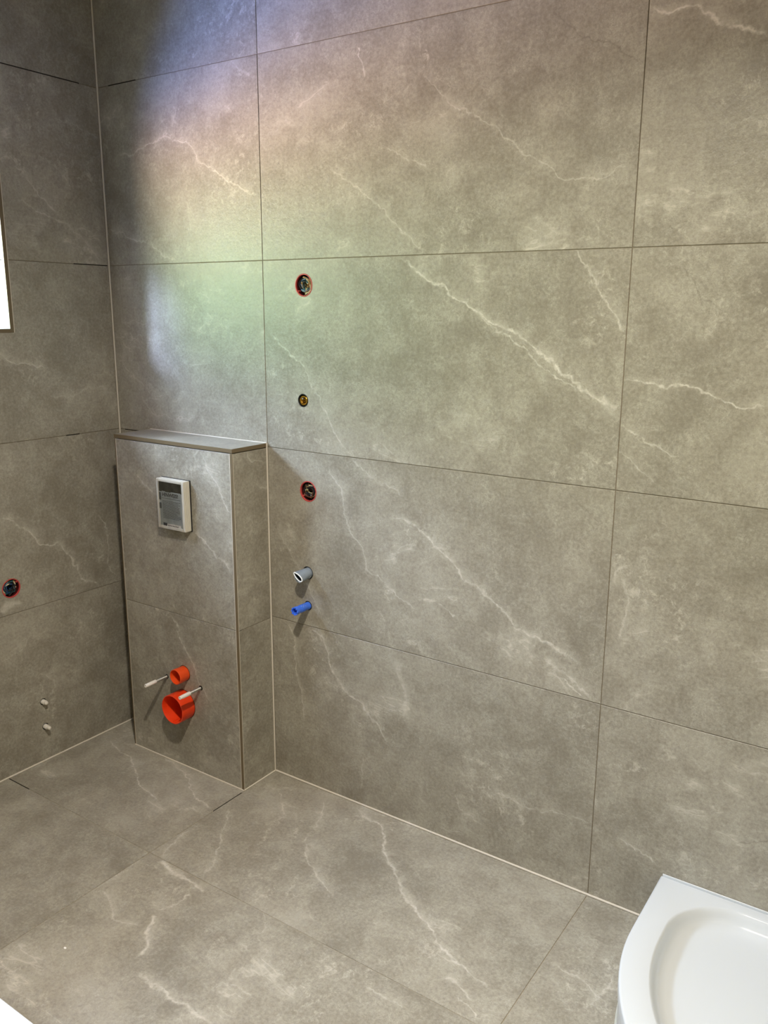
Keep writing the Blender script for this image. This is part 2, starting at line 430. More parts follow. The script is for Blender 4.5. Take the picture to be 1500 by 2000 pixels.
TILE_A, TILE_B, TILE_V = (.212, .194, .156), (.392, .366, .304), (.72, .68, .60)
def tile_material(key, plane):
    """grey-beige slate-look porcelain: clouds, speckle, generic fine veins and this tile's own veins"""
    m, n, l = new_mat('stone_tile_' + key)
    out = N(n, 'ShaderNodeOutputMaterial')
    b = N(n, 'ShaderNodeBsdfPrincipled')
    b.inputs['Specular IOR Level'].default_value = .5
    l.new(b.outputs[0], out.inputs[0])
    geo = N(n, 'ShaderNodeNewGeometry')
    oi = N(n, 'ShaderNodeObjectInfo')
    P = geo.outputs['Position']
    def M(op, a, c=None, clamp=False):
        x = N(n, 'ShaderNodeMath', operation=op, use_clamp=clamp)
        for i, v in enumerate((a, c)):
            if v is None: continue
            if isinstance(v, (int, float)): x.inputs[i].default_value = v
            else: l.new(v, x.inputs[i])
        return x.outputs[0]
    def noise(scale, detail=5.0, rough=.6, dist=0.0, vec=None, four=True, w=0.0):
        x = N(n, 'ShaderNodeTexNoise', i_Scale=scale, i_Detail=detail, i_Roughness=rough, i_Distortion=dist)
        if four:
            q = N(n, 'ShaderNodeVectorMath', operation='ADD')
            l.new(vec or P, q.inputs[0])
            l.new(shift, q.inputs[1])
            l.new(q.outputs[0], x.inputs['Vector'])
        else:
            l.new(vec or P, x.inputs['Vector'])
        return x
    def ramp(v, a, c, lo=0.0, hi=1.0):
        x = N(n, 'ShaderNodeMapRange', interpolation_type='SMOOTHSTEP')
        x.inputs['From Min'].default_value = a; x.inputs['From Max'].default_value = c
        x.inputs['To Min'].default_value = lo; x.inputs['To Max'].default_value = hi
        l.new(v, x.inputs['Value'])
        return x.outputs[0]
    def mix(f, a, c, blend='MIX'):
        x = N(n, 'ShaderNodeMix', data_type='RGBA', blend_type=blend)
        for i, v in ((0, f), (6, a), (7, c)):
            if isinstance(v, (int, float)): x.inputs[i].default_value = v
            elif isinstance(v, tuple): x.inputs[i].default_value = (*v, 1)
            else: l.new(v, x.inputs[i])
        return x.outputs[2]
    shn = N(n, 'ShaderNodeCombineXYZ')
    l.new(M('MULTIPLY', oi.outputs['Random'], 37.0), shn.inputs[0])
    l.new(M('MULTIPLY', oi.outputs['Random'], 23.0), shn.inputs[1])
    l.new(M('MULTIPLY', oi.outputs['Random'], 11.0), shn.inputs[2])
    shift = shn.outputs[0]
    clouds = noise(2.6, 3.0, .6, .5)
    mottle = noise(11.0, 5.0, .70, .4)
    speck = noise(105.0, 4.0, .82, four=False)
    c = M('ADD', M('MULTIPLY', clouds.outputs['Fac'], .30), M('MULTIPLY', mottle.outputs['Fac'], .26))
    c = M('ADD', c, M('MULTIPLY', speck.outputs['Fac'], .44))
    base = mix(ramp(c, .36, .64), TILE_A, TILE_B)
    # worn light flakes, only in patches
    patch = ramp(noise(3.4, 2.0, .6, .4).outputs['Fac'], .50, .66)
    flake = ramp(noise(30.0, 5.0, .82, .4).outputs['Fac'], .52, .68)
    base = mix(M('MULTIPLY', M('MULTIPLY', patch, flake), .42), base, TILE_V)
    # fine feathery strands, the leathery relief of slate
    strand = noise(19.0, 5.0, .76, .35, four=False)
    sr = M('ABSOLUTE', M('SUBTRACT', strand.outputs['Fac'], .5))
    sgate = ramp(mottle.outputs['Fac'], .40, .60)
    base = mix(M('MULTIPLY', M('MULTIPLY', ramp(sr, 0.0, .022, 1.0, 0.0), sgate), .20), base, TILE_V)
    # generic hair veins: ridged noise stretched along the falling diagonal
    mp = N(n, 'ShaderNodeMapping')
    l.new(P, mp.inputs['Vector'])
    rot = {'back': (0, .75, 0), 'left': (.75, 0, 0), 'floor': (0, 0, -.9)}[plane]
    mp.inputs['Rotation'].default_value = rot
    mp.inputs['Scale'].default_value = {'back': (.8, 1, 2.2), 'left': (1, .8, 2.2), 'floor': (.8, 2.2, 1)}[plane]
    hair = noise(1.7, 5.0, .60, .35, vec=mp.outputs[0])
    rid = M('ABSOLUTE', M('SUBTRACT', hair.outputs['Fac'], .5))
    gate = M('MULTIPLY', ramp(clouds.outputs['Fac'], .50, .62), ramp(mottle.outputs['Fac'], .40, .60))
    base = mix(M('MULTIPLY', M('MULTIPLY', ramp(rid, 0.0, .008, 1.0, 0.0), gate), .34), base, TILE_V)
    base = mix(M('MULTIPLY', M('MULTIPLY', ramp(rid, 0.0, .05, 1.0, 0.0), gate), .12), base, TILE_V)
    # this tile's own veins
    mine = [v for v in VEINS if v[0] == key]
    if mine:
        def wob(scale, amp, seed):
            x = N(n, 'ShaderNodeTexNoise', i_Scale=scale, i_Detail=2.0, i_Roughness=.65)
            l.new(P, x.inputs['Vector'])
            s = N(n, 'ShaderNodeVectorMath', operation='SUBTRACT'); s.inputs[1].default_value = (.5, .5, .5)
            l.new(x.outputs['Color'], s.inputs[0])
            q = N(n, 'ShaderNodeVectorMath', operation='SCALE'); q.inputs['Scale'].default_value = amp
            l.new(s.outputs[0], q.inputs[0])
            return q.outputs[0]
        a1 = N(n, 'ShaderNodeVectorMath', operation='ADD'); l.new(P, a1.inputs[0]); l.new(wob(13.0, .046, 0), a1.inputs[1])
        a2 = N(n, 'ShaderNodeVectorMath', operation='ADD'); l.new(a1.outputs[0], a2.inputs[0]); l.new(wob(60.0, .018, 1), a2.inputs[1])
        Pd = a2.outputs[0]
        breakup = ramp(noise(34.0, 3.0, .7, four=False).outputs['Fac'], .34, .64, .25, 1.0)
        hbreak = ramp(strand.outputs['Fac'], .38, .62, .15, 1.0)
        O, U, Vv, _ = FR[plane]
        light = halo = dark = None
        for _k, s, w, h, pts in mine:
            q = [Vector(p) for p in pts]
            a, d = q[0], q[-1] - q[0]
            L = d.length
            e1 = d / L
            e2 = Vector((-e1.y, e1.x))
            if e2.y > 0: sg = 1
            cp = []
            for p in q:
                sv, tv = (p - a).dot(e1) / L, (p - a).dot(e2) / L
                if not cp or sv > cp[-1][0] + .015:
                    cp.append((min(sv, 1.0), tv))
            if cp[-1][0] < .999: cp[-1] = (1.0, 0.0)
            w3 = lambda e: U * e.x + Vv * e.y
            ds = N(n, 'ShaderNodeVectorMath', operation='DOT_PRODUCT'); l.new(Pd, ds.inputs[0]); ds.inputs[1].default_value = w3(e1) / L
            dt = N(n, 'ShaderNodeVectorMath', operation='DOT_PRODUCT'); l.new(Pd, dt.inputs[0]); dt.inputs[1].default_value = w3(e2) / L
            S = M('SUBTRACT', ds.outputs['Value'], a.dot(e1) / L)
            T = M('ADD', dt.outputs['Value'], .5 - a.dot(e2) / L)
            fc = N(n, 'ShaderNodeFloatCurve')
            cm = fc.mapping; cv = cm.curves[0]
            cv.points[0].location = (0, .5 + cp[0][1]); cv.points[1].location = (1, .5 + cp[-1][1])
            for sv, tv in cp[1:-1]:
                cv.points.new(sv, .5 + tv)
            for pt in cv.points: pt.handle_type = 'AUTO'
            cm.update()
            l.new(S, fc.inputs['Value'])
            g = N(n, 'ShaderNodeGroup'); g.node_tree = VG
            l.new(S, g.inputs['S']); l.new(fc.outputs[0], g.inputs['F']); l.new(T, g.inputs['T'])
            g.inputs['Len'].default_value = L
            g.inputs['Width'].default_value = w * .001 * (1.1 if plane != 'floor' else .95)
            g.inputs['Halo'].default_value = .035
            core = M('MULTIPLY', g.outputs['Core'], abs(s))
            if s > 0:
                light = core if light is None else M('MAXIMUM', light, core)
                if h:
                    hh = M('MULTIPLY', g.outputs['Halo'], h)
                    halo = hh if halo is None else M('MAXIMUM', halo, hh)
            else:
                dark = core if dark is None else M('MAXIMUM', dark, core)
        if halo is not None:
            base = mix(M('MULTIPLY', M('MULTIPLY', halo, hbreak), .55), base, TILE_V)
        if dark is not None:
            base = mix(M('MULTIPLY', dark, .6), base, (.10, .085, .065))
        if light is not None:
            lf = M('MULTIPLY', M('MULTIPLY', light, breakup), .85)
            base = mix(lf, base, (.70, .67, .61))
    # slight warm / cool drift of the glaze from tile to tile
    hue = mix(mottle.outputs['Fac'], (1.03, .99, .95), (.98, 1.01, 1.0))
    base = mix(1.0, base, hue, 'MULTIPLY')
    l.new(base, b.inputs['Base Color'])
    l.new(ramp(c, .35, .65, .36, .50), b.inputs['Roughness'])
    bp = N(n, 'ShaderNodeBump', i_Strength=.38, i_Distance=.003)
    l.new(noise(60.0, 4.0, .72, four=False).outputs['Fac'], bp.inputs['Height'])
    l.new(bp.outputs[0], b.inputs['Normal'])
    return m
TM = {}
def tile_mat(key, plane):
    if key not in TM:
        TM[key] = tile_material(key, plane)
    return TM[key]

GROUT = plain('wall_grout', '#7f7563', .9, noise=.08, scale=90, bump=.2)
GROUTF = plain('floor_grout', '#a39a88', .9, noise=.08, scale=90, bump=.2)
BEAD = plain('silicone', '#d2cabb', .55, noise=.05, scale=40)
GAP = plain('open_joint', '#241f17', .95, noise=.2, scale=60)
BROWN = plain('bronze_trim', '#6b5d45', .42, metal=.0, noise=.05, scale=20)
PLASTER = plain('raw_plaster', '#a5a29b', .85, noise=.03, scale=20, bump=.1)
HOLE = plain('drilled_hole', '#0d0b09', .95, noise=.2, scale=80)
# ================================================================ the room shell
XR, YF, ZC = 2.96, -2.30, 2.75          # right wall, wall behind the camera, ceiling
X1, X2 = .756, 1.956                     # vertical joints of the back wall and the floor
J = .0011                                # half a joint
TH = .009                                # tile thickness
def struct(o):
    o['kind'] = 'structure'
    return o

def slab(name, frame, outer, holes=(), back=.12, shallow=.075, mat=GROUT, top=-.0019):
    """the mortar bed: a drilled front layer and a solid layer behind it"""
    bm = prism(frame, outer, holes, depth=shallow if holes else back, top=top, chamfer=0)
    return struct(obj(name, bm, mat))

def tiles(wall, frame, plane, xs, zs, keyf, holes=(), cut=None):
    made = []
    for i in range(len(xs) - 1):
        for k in range(len(zs) - 1):
            a, b_, c, d = xs[i] + J, xs[i + 1] - J, zs[k] + J, zs[k + 1] - J
            P = [(a, c), (b_, c), (b_, d), (a, d)]
            if cut:
                P = cut(P, i, k)
                if P is None:
                    continue
            hs = [h for h in holes if a < h[0][0] < b_ and c < h[0][1] < d]
            bm = prism(frame, P, [circ(h[0], h[1], 28) for h in hs], depth=TH)
            O, U, Vv, Nn = frame
            cen = O + U * ((a + b_) / 2) + Vv * ((c + d) / 2)
            made.append(obj('tile', bm, tile_mat(keyf(i, k), plane), wall, loc=cen))
    return made

# --- fittings in the walls: (u, v), radius of the drilled hole
H_BACK = [((.924, 1.722), .0352), ((.914, 1.365), .0215), ((.929, 1.069), .0350), ((.922, .789), .0225), ((.921, .673), .0165)]
H_LEFT = [((-.502, .694), .0350), ((-.423, .233), .0125), ((-.423, .134), .0125)]
ZS = [0, .6, 1.2, 1.8, 2.4, ZC]

# back wall (the wall the camera looks at)
OUT = .13
fb = FR['back']
wall_back = slab('wall_back', fb, [(-.3, -.1), (XR + .1, -.1), (XR + .1, ZC + .05), (-.3, ZC + .05)], [circ(c, r + .002, 28) for c, r in H_BACK])
core = struct(obj('wall_core', prism((fb[0] + Vector((0, .0764, 0)), *fb[1:]), [(-.3, -.1), (XR + .1, -.1), (XR + .1, ZC + .05), (-.3, ZC + .05)], depth=.12, chamfer=0), HOLE, wall_back))
tiles(wall_back, fb, 'back', [0.004, X1, X2, XR - .004], ZS, lambda i, k: 'M%d%d' % (i, k), H_BACK)

# left wall with the window
WY0, WY1, WZ0, WZ1 = -1.35, -.402, 1.566, 2.10      # window opening
fl = FR['left']
Lbig = [(YF - .1, -.1), (.1, -.1), (.1, ZC + .05), (YF - .1, ZC + .05)]
whole = [(WY0, WZ0), (WY1, WZ0), (WY1, WZ1), (WY0, WZ1)]
bmL = prism(fl, Lbig, [circ(c, r + .002, 28) for c, r in H_LEFT] + [whole], depth=.075, top=-.0019, chamfer=0)
prism(fl, Lbig, [whole], depth=.235, top=-.0764, chamfer=0, bm=bmL)
wall_left = struct(obj('wall_left', bmL, GROUT))
def cut_left(P, i, k):
    (a, c), (b_, _), (_, d), _ = P
    if k == 2:                 # L-shaped tiles under the window
        return [(a, c), (b_, c), (b_, d), (WY1, d), (WY1, WZ0), (a, WZ0)] if i else [(a, c), (b_, c), (b_, WZ0), (WY0, WZ0), (WY0, d), (a, d)]
    if k == 3:                 # and over it
        return [(WY1, c), (b_, c), (b_, d), (a, d), (a, WZ1), (WY1, WZ1)] if i else [(a, c), (WY0, c), (WY0, WZ1), (b_, WZ1), (b_, d), (a, d)]
    return P
tiles(wall_left, fl, 'left', [YF, -1.2, -.004], ZS, lambda i, k: ('L%d' % k) if i else 'LX', H_LEFT, cut_left)
# reveal tiles and the narrow bronze trim round the opening
DEP = .30
fr_side = (Vector((0, WY1 + .0, 0)), Vector((1, 0, 0)), Vector((0, 0, 1)), Vector((0, -1, 0)))
REV = .011
for za, zb in ((WZ0, 1.8), (1.8, WZ1)):
    obj('reveal_tile', prism(fr_side, [(-DEP + .06, za + J), (-.0015, za + J), (-.0015, zb - J), (-DEP + .06, zb - J)], depth=TH, top=REV), tile_mat('RV', 'back'), wall_left, loc=(-.1, WY1, (za + zb) / 2))
fr_side2 = (Vector((0, WY0, 0)), Vector((1, 0, 0)), Vector((0, 0, 1)), Vector((0, 1, 0)))
for za, zb in ((WZ0, 1.8), (1.8, WZ1)):
    obj('reveal_tile', prism(fr_side2, [(-DEP + .06, za + J), (-.0015, za + J), (-.0015, zb - J), (-DEP + .06, zb - J)], depth=TH, top=REV), tile_mat('RV', 'back'), wall_left, loc=(-.1, WY0, (za + zb) / 2))
fr_sill = (Vector((0, 0, WZ0)), Vector((1, 0, 0)), Vector((0, 1, 0)), Vector((0, 0, 1)))
obj('sill_tile', prism(fr_sill, [(-DEP + .06, WY0 + REV), (-.0015, WY0 + REV), (-.0015, WY1 - REV), (-DEP + .06, WY1 - REV)], depth=TH, top=REV), tile_mat('RV', 'floor'), wall_left, loc=(-.1, -.7, WZ0))
fr_head = (Vector((0, 0, WZ1)), Vector((1, 0, 0)), Vector((0, 1, 0)), Vector((0, 0, -1)))
obj('reveal_tile', prism(fr_head, [(-DEP + .06, WY0 + REV), (-.0015, WY0 + REV), (-.0015, WY1 - REV), (-DEP + .06, WY1 - REV)], depth=TH, top=REV), tile_mat('RV', 'floor'), wall_left, loc=(-.1, -.7, WZ1))
TW = .0125
for a in ((WY1 - TW, WY1 + .0005, WZ0, WZ1), (WY0 - .0005, WY0 + TW, WZ0, WZ1), (WY0 + TW, WY1 - TW, WZ0 - .0005, WZ0 + TW), (WY0 + TW, WY1 - TW, WZ1 - TW, WZ1 + .0005)):
    obj('edge_trim', bbox_mesh(-.003, .0012, a[0], a[1], a[2], a[3], .0004, 1), BROWN, wall_left, loc=(0, (a[0] + a[1]) / 2, (a[2] + a[3]) / 2))
obj('grout_line', bbox_mesh(-.004, .0006, WY1 + .0004, WY1 + .0030, WZ0, WZ1), BEAD, wall_left, loc=(0, WY1, 1.9))

# window: white frame and a clear pane deep in the reveal
WHITE_PVC = plain('white_pvc', '#eceeee', .35, noise=.02)
glass_m, gn, gl = new_mat('window_glass')
go_ = N(gn, 'ShaderNodeOutputMaterial'); gt = N(gn, 'ShaderNodeBsdfTransparent'); gg = N(gn, 'ShaderNodeBsdfGlossy', i_Roughness=.02)
gf = N(gn, 'ShaderNodeMapRange', interpolation_type='SMOOTHSTEP'); glw = N(gn, 'ShaderNodeLayerWeight', i_Blend=.5); gm = N(gn, 'ShaderNodeMixShader')
gf.inputs['From Min'].default_value = .45; gf.inputs['To Min'].default_value = .04; gf.inputs['To Max'].default_value = .75; gl.new(glw.outputs['Facing'], gf.inputs['Value'])
gt.inputs[0].default_value = (.95, .97, .96, 1)
gl.new(gf.outputs[0], gm.inputs[0]); gl.new(gt.outputs[0], gm.inputs[1]); gl.new(gg.outputs[0], gm.inputs[2]); gl.new(gm.outputs[0], go_.inputs[0])
wf = bmesh.new()
xa, xb, FWD = -DEP, -DEP + .06, .045
box(wf, xa, xb, WY0, WY0 + FWD, WZ0, WZ1)
box(wf, xa, xb, WY1 - FWD, WY1, WZ0, WZ1)
box(wf, xa, xb, WY0 + FWD, WY1 - FWD, WZ0, WZ0 + FWD)
box(wf, xa, xb, WY0 + FWD, WY1 - FWD, WZ1 - FWD, WZ1)
window_1 = struct(obj('window_1', wf, WHITE_PVC, loc=(-DEP, (WY0 + WY1) / 2, WZ0)))
obj('glass_pane', bbox_mesh(xa + .02, xa + .026, WY0 + FWD, WY1 - FWD, WZ0 + FWD, WZ1 - FWD), glass_m, window_1)

# right wall and the wall behind the camera
fr_right = (Vector((XR, 0, 0)), Vector((0, -1, 0)), Vector((0, 0, 1)), Vector((-1, 0, 0)))
wall_right = slab('wall_right', fr_right, [(-.1, -.1), (-YF + .1, -.1), (-YF + .1, ZC + .05), (-.1, ZC + .05)])
tiles(wall_right, fr_right, 'left', [.004, 1.2, -YF - .004], ZS, lambda i, k: 'LX')
fr_front = (Vector((0, YF, 0)), Vector((-1, 0, 0)), Vector((0, 0, 1)), Vector((0, 1, 0)))
wall_front = slab('wall_front', fr_front, [(-XR - .1, -.1), (.1, -.1), (.1, ZC + .05), (-XR - .1, ZC + .05)])
tiles(wall_front, fr_front, 'back', [-XR + .004, -X2, -X1, -.004], ZS, lambda i, k: 'MX')
ceiling = struct(obj('ceiling', bbox_mesh(-.3, XR + .15, YF - .15, .15, ZC, ZC + .12), PLASTER))

# floor
ff = FR['floor']
floor = slab('floor', ff, [(-.1, YF - .1), (XR + .1, YF - .1), (XR + .1, .1), (-.1, .1)], back=.1, mat=GROUTF)
YJ = [YF + .004, -1.786, -1.186, -.586, -.004]
tiles(floor, ff, 'floor', [.004, X1, X2, XR - .004], YJ, lambda i, k: 'F%d%d' % (i, 3 - k))

# light silicone beads where the surfaces meet
def bead(parent, a, b_, r=.0034):
    return obj('silicone_bead', tube([a, b_], r, 8), BEAD, parent, loc=(Vector(a) + Vector(b_)) / 2)
BXL, BXR, BY, BZ = .178, .7545, -.1657, 1.2005       # cistern box
bead(wall_back, (.0015, -.0015, 0), (.0015, -.0015, ZC))
bead(floor, (BXR, -.0012, .0012), (2.16, -.0012, .0012), .0036)
bead(floor, (0, -.0012, .0012), (BXL, -.0012, .0012), .003)
bead(floor, (.0012, 0, .0012), (.0012, -1.46, .0012), .0036)
bead(floor, (BXL, BY + .0005, .001), (BXR, BY + .0005, .001), .0030)
bead(floor, (BXR, 0, .001), (BXR - .0005, BY, .001), .0034)
bead(wall_right, (XR - .001, -.001, .16), (XR - .001, -.001, ZC))
# joints left open, without grout: dark slots
def slot(parent, x0, x1, y0, y1, z0, z1):
    obj('open_joint', bbox_mesh(x0, x1, y0, y1, z0, z1), GAP, parent, loc=((x0 + x1) / 2, (y0 + y1) / 2, (z0 + z1) / 2))
g = .0017
slot(floor, .006, .125, -.586 - g, -.586 + g, -.004, .0004)
slot(floor, X1 - g, X1 + g, -.315, -.180, -.004, .0004)
slot(wall_left, -.004, .0004, -.150, -.008, 1.8 - g, 1.8 + g)
slot(wall_left, -.004, .0004, -.42, -.075, 2.4 - g, 2.4 + g)
slot(wall_back, .06, .20, -.0002, .004, 2.4 - g, 2.4 + g)
slot(wall_back, .03, .11, -.0002, .004, 1.2 - g, 1.2 + g)
slot(wall_left, -.004, .0004, -.235, -.18, 1.2 - g, 1.2 + g)

# ================================================================ cistern box (boxed-in toilet frame)
cis = thing('cistern_box', 'tall tiled box for a wall-hung toilet, brown edge trims, standing in the left corner', 'cistern box', ((BXL + BXR) / 2, BY / 2, 0))
fbx = (Vector((0, BY, 0)), Vector((1, 0, 0)), Vector((0, 0, 1)), Vector((0, -1, 0)))
fsd = (Vector((BXR, 0, 0)), Vector((0, -1, 0)), Vector((0, 0, 1)), Vector((1, 0, 0)))
fsl = (Vector((BXL, 0, 0)), Vector((0, -1, 0)), Vector((0, 0, 1)), Vector((-1, 0, 0)))
H_BOX = [((.478, .374), .0295), ((.470, .252), .0560), ((.384, .337), .0085), ((.559, .338), .0095)]
TR = .0105
bmB = prism(fbx, [(BXL + .004, .002), (BXR - .004, .002), (BXR - .004, BZ - .004), (BXL + .004, BZ - .004)], [circ(c, r + .0015, 28) for c, r in H_BOX], depth=.07, top=-.0016, chamfer=0)
box(bmB, BXL + .004, BXR - .0035, BY + .0716, -.0015, .002, BZ - .004)
box(bmB, BXR - .05, BXR - .0014, BY + .02, -.0015, .002, BZ - .004)
obj('carcass', bmB, GROUT, cis)
for k, (z0, z1) in enumerate(((.0015, .595), (.595, BZ))):
    zt = z1 - J if k == 0 else z1 - .0035
    zb = z0 + (J if k else .001)
    P = [(BXL + .0065, zb), (BXR - TR - .0018, zb), (BXR - TR - .0018, zt), (BXL + .0065, zt)]
    hs = [circ(c, r, 28) for c, r in H_BOX] if k == 0 else []
    obj('tile', prism(fbx, P, hs, depth=TH), tile_mat('B%d' % k, 'back'), cis, loc=(.46, BY, (z0 + z1) / 2))
    P = [(.0035, zb), (-BY - .0030, zb), (-BY - .0030, zt), (.0035, zt)]
    obj('tile', prism(fsd, P, depth=TH), tile_mat('S%d' % k, 'left'), cis, loc=(BXR, BY / 2, (z0 + z1) / 2))
    obj('tile', prism(fsl, [(.002, zb), (-BY - .001, zb), (-BY - .001, zt), (.002, zt)], depth=TH), tile_mat('SX', 'left'), cis, loc=(BXL, BY / 2, (z0 + z1) / 2))
# corner trims and the trimmed top plate
obj('corner_trim', bbox_mesh(BXR - TR, BXR + .0003, BY - .0005, BY + .0018, .001, BZ - .002, .0004, 1), BROWN, cis, loc=(BXR, BY, .6))
obj('corner_trim', bbox_mesh(BXL - .0003, BXL + .0048, BY - .0004, BY + .003, .001, BZ - .002, .0004, 1), BROWN, cis, loc=(BXL, BY, .6))
obj('grout_line', bbox_mesh(BXR - TR - .0022, BXR - TR, BY - .0001, BY + .003, .001, BZ - .003), BEAD, cis, loc=(BXR, BY, .6))
obj('grout_line', bbox_mesh(BXL + .0048, BXL + .0065, BY - .0001, BY + .003, .001, BZ - .003), BEAD, cis, loc=(BXL, BY, .6))
obj('grout_line', bbox_mesh(BXR - .003, BXR + .0001, BY + .0018, BY + .0038, .001, BZ - .003), BEAD, cis, loc=(BXR, BY, .6))
CT = .0125
obj('top_tile', prism((Vector((0, 0, BZ)), Vector((1, 0, 0)), Vector((0, 1, 0)), Vector((0, 0, 1))), [(BXL - .002, BY + .0015), (BXR - .0015, BY + .0015), (BXR - .0015, -.003), (BXL - .002, -.003)], depth=TH, top=CT), tile_mat('BT', 'floor'), cis, loc=(.46, BY / 2, BZ))
obj('top_trim', bbox_mesh(BXL - .002, BXR + .0008, BY - .0010, BY + .0014, BZ - .0006, BZ + CT, .0004, 1), BROWN, cis, loc=(.46, BY, BZ))
obj('top_trim', bbox_mesh(BXR - .0014, BXR + .0008, BY + .0014, -.002, BZ - .0006, BZ + CT, .0004, 1), BROWN, cis, loc=(BXR, BY / 2, BZ))
obj('silicone_bead', tube([(BXR + .001, -.0034, .002), (BXR + .001, -.0034, BZ + CT)], .0030, 8), BEAD, cis, loc=(BXR, 0, .6))
obj('silicone_bead', tube([(BXL, -.0028, BZ + CT), (BXR, -.0028, BZ + CT)], .0024, 8), BEAD, cis, loc=(.46, 0, BZ))

# ================================================================ things in and on the box
Y_ = Vector((0, -1, 0))
ORANGE = plain('orange_plastic', (.80, .075, .010), .34, noise=.06, scale=25)
ORANGE2 = plain('orange_red_plastic', (.80, .050, .008), .34, noise=.06, scale=25)
SLEEVE = plain('white_plastic_sleeve', '#e9e4dc', .5, noise=.06, scale=60, bump=.2)
STEEL = plain('zinc_steel', '#9b988f', .42, metal=.7, noise=.15, scale=80)
BLACKP = plain('black_rubber', '#0c0c0c', .6, noise=.2)

def cup(name, label, c, r, L, mat, wall=.0022, lip=.0):
    t = thing('drain_pipe', label, 'drain pipe', (c[0], BY, c[1]))
    O = (c[0], BY, c[1])
    prof = [(0, -.050), (r, -.050), (r, L * .55), (r + .0006, L * .60), (r + .0004, L - .001), (r - .0006, L), (r - wall + .0004, L), (r - wall, L - .001), (r - wall - .0006, -.036), (0, -.036)]
    obj('cup_body', lathe(O, Y_, prof, 48), mat, t, smooth=True)
    # rubber seal set in the drilled hole
    obj('seal_ring', lathe(O, Y_, [(r + .0003, -.010), (r + .0011, -.010), (r + .0011, .0004), (r + .0003, .0004), (r + .0003, -.010)], 40), BLACKP, t, smooth=True)
    return t
t = cup('drain_pipe', 'small orange pipe end between the two threaded rods on the cistern box', (.478, .374), .0275, .043, ORANGE)
t = cup('drain_pipe', 'large orange-red drain pipe end, lowest fitting on the cistern box', (.470, .252), .0540, .058, ORANGE2, .003)
# two tiny moulded ribs inside the large cap
obj('moulded_rib', bbox_mesh(.462, .466, BY - .050, BY - .020, .2005, .2045, .0008), ORANGE2, t)

def stud(c, L, label, bend=0.0):
    t = thing('mounting_stud', label, 'threaded rod', (c[0], BY, c[1]), group=None)
    x, z = c
    base = Vector((x, BY, z))
    m = L * .52
    rod = bmesh.new()
    prof = [(0, -.05), (.0050, -.05)]
    k = .002
    while k < m + .004:                      # the thread
        prof += [(.0050, k), (.0056, k + .001)]
        k += .002
    prof += [(.0050, m + .004), (0, m + .004)]
    lathe(base, Y_, prof, 14, rod)
    obj('threaded_rod', rod, STEEL, t, smooth=True)
    obj('sleeve', lathe(base, Y_, [(0, m), (.0068, m), (.0072, m + .001), (.0070, L - .012), (.0064, L - .010), (.0064, L - .001), (.0056, L), (.0028, L), (.0026, L - .006), (0, L - .006)], 20), SLEEVE, t, smooth=True)
    obj('washer', lathe(base, Y_, [(.0056, -.004), (.0082, -.004), (.0082, .0005), (.0056, .0005), (.0056, -.004)], 20), BLACKP, t, smooth=True)
    return t
stud((.384, .337), .100, 'left threaded rod with white sleeve, left of the small orange pipe')
stud((.559, .338), .098, 'right threaded rod with white sleeve, passing over the large orange drain pipe')

# --- protective cover over the flush plate opening
PX0, PX1, PZ0, PZ1, PD = .418, .553, .913, 1.086, .028
PW = plain('cover_white', '#cfcabc', .5, noise=.05, scale=40, bump=.15)
LABELM = plain('printed_label', '#b9beb6', .45, noise=.22, scale=28)
INK = plain('ink', '#15171a', .6, noise=.1)
DARKF = plain('dark_top_sheet', '#0b1414', .25, noise=.4, scale=50)  # near-black sheet across the opening above the label
fp = thing('flush_plate_cover', 'white cover box with printed label and crumpled film on the cistern box', 'cover box', ((PX0 + PX1) / 2, BY, PZ0))
cov = bmesh.new()
wt_ = .010
box(cov, PX0, PX0 + wt_, BY - PD, BY + .001, PZ0, PZ1)
box(cov, PX1 - wt_ * 1.3, PX1, BY - PD, BY + .001, PZ0, PZ1)
box(cov, PX0 + wt_, PX1 - wt_ * 1.3, BY - PD, BY + .001, PZ1 - wt_, PZ1)
box(cov, PX0 + wt_, PX1 - wt_ * 1.3, BY - PD, BY + .001, PZ0, PZ0 + wt_)
bmesh.ops.bevel(cov, geom=list(cov.edges), offset=.0014, segments=2, affect='EDGES')
obj('cover_rim', cov, PW, fp)
rb = bmesh.new()
for i in range(4):                           # moulding steps along the right side
    box(rb, PX1 - .001, PX1 + .0012, BY - .005 - i * .006, BY - .003 - i * .006, PZ0 + .004, PZ1 - .004)
obj('side_groove', rb, PW, fp)
obj('backing_frame', bbox_mesh(PX0 - .001, PX1 + .004, BY - .0016, BY + .0005, PZ0 - .002, PZ1 + .002), BLACKP, fp)
lx0, lx1, lz0, lz1 = PX0 + .006, PX1 - .011, PZ0 + .006, PZ1 - .006
yl = BY - PD + .0035
def sheet(x0, x1, z0, z1, y, amp, nx=16, nz=20, seed=0, thick=.0005):
    rnd = random.Random(seed)
    ph = [(rnd.uniform(20, 90), rnd.uniform(20, 90), rnd.uniform(0, 6.28)) for _ in range(5)]
    bm = bmesh.new()
    f = lambda x, z: sum(abs(math.sin(a * x + b_ * z + c)) for a, b_, c in ph) / 5 * amp
    G = [[bm.verts.new((x0 + (x1 - x0) * i / nx, y - f(x0 + (x1 - x0) * i / nx, z0 + (z1 - z0) * k / nz), z0 + (z1 - z0) * k / nz)) for k in range(nz + 1)] for i in range(nx + 1)]
    for i in range(nx):
        for k in range(nz):
            bm.faces.new((G[i][k], G[i + 1][k], G[i + 1][k + 1], G[i][k + 1]))
    r = bmesh.ops.solidify(bm, geom=list(bm.faces), thickness=thick)
    return bm
obj('label_sheet', sheet(lx0, lx1, lz0, lz1 - .036, yl, .0012, seed=2), LABELM, fp, smooth=True)
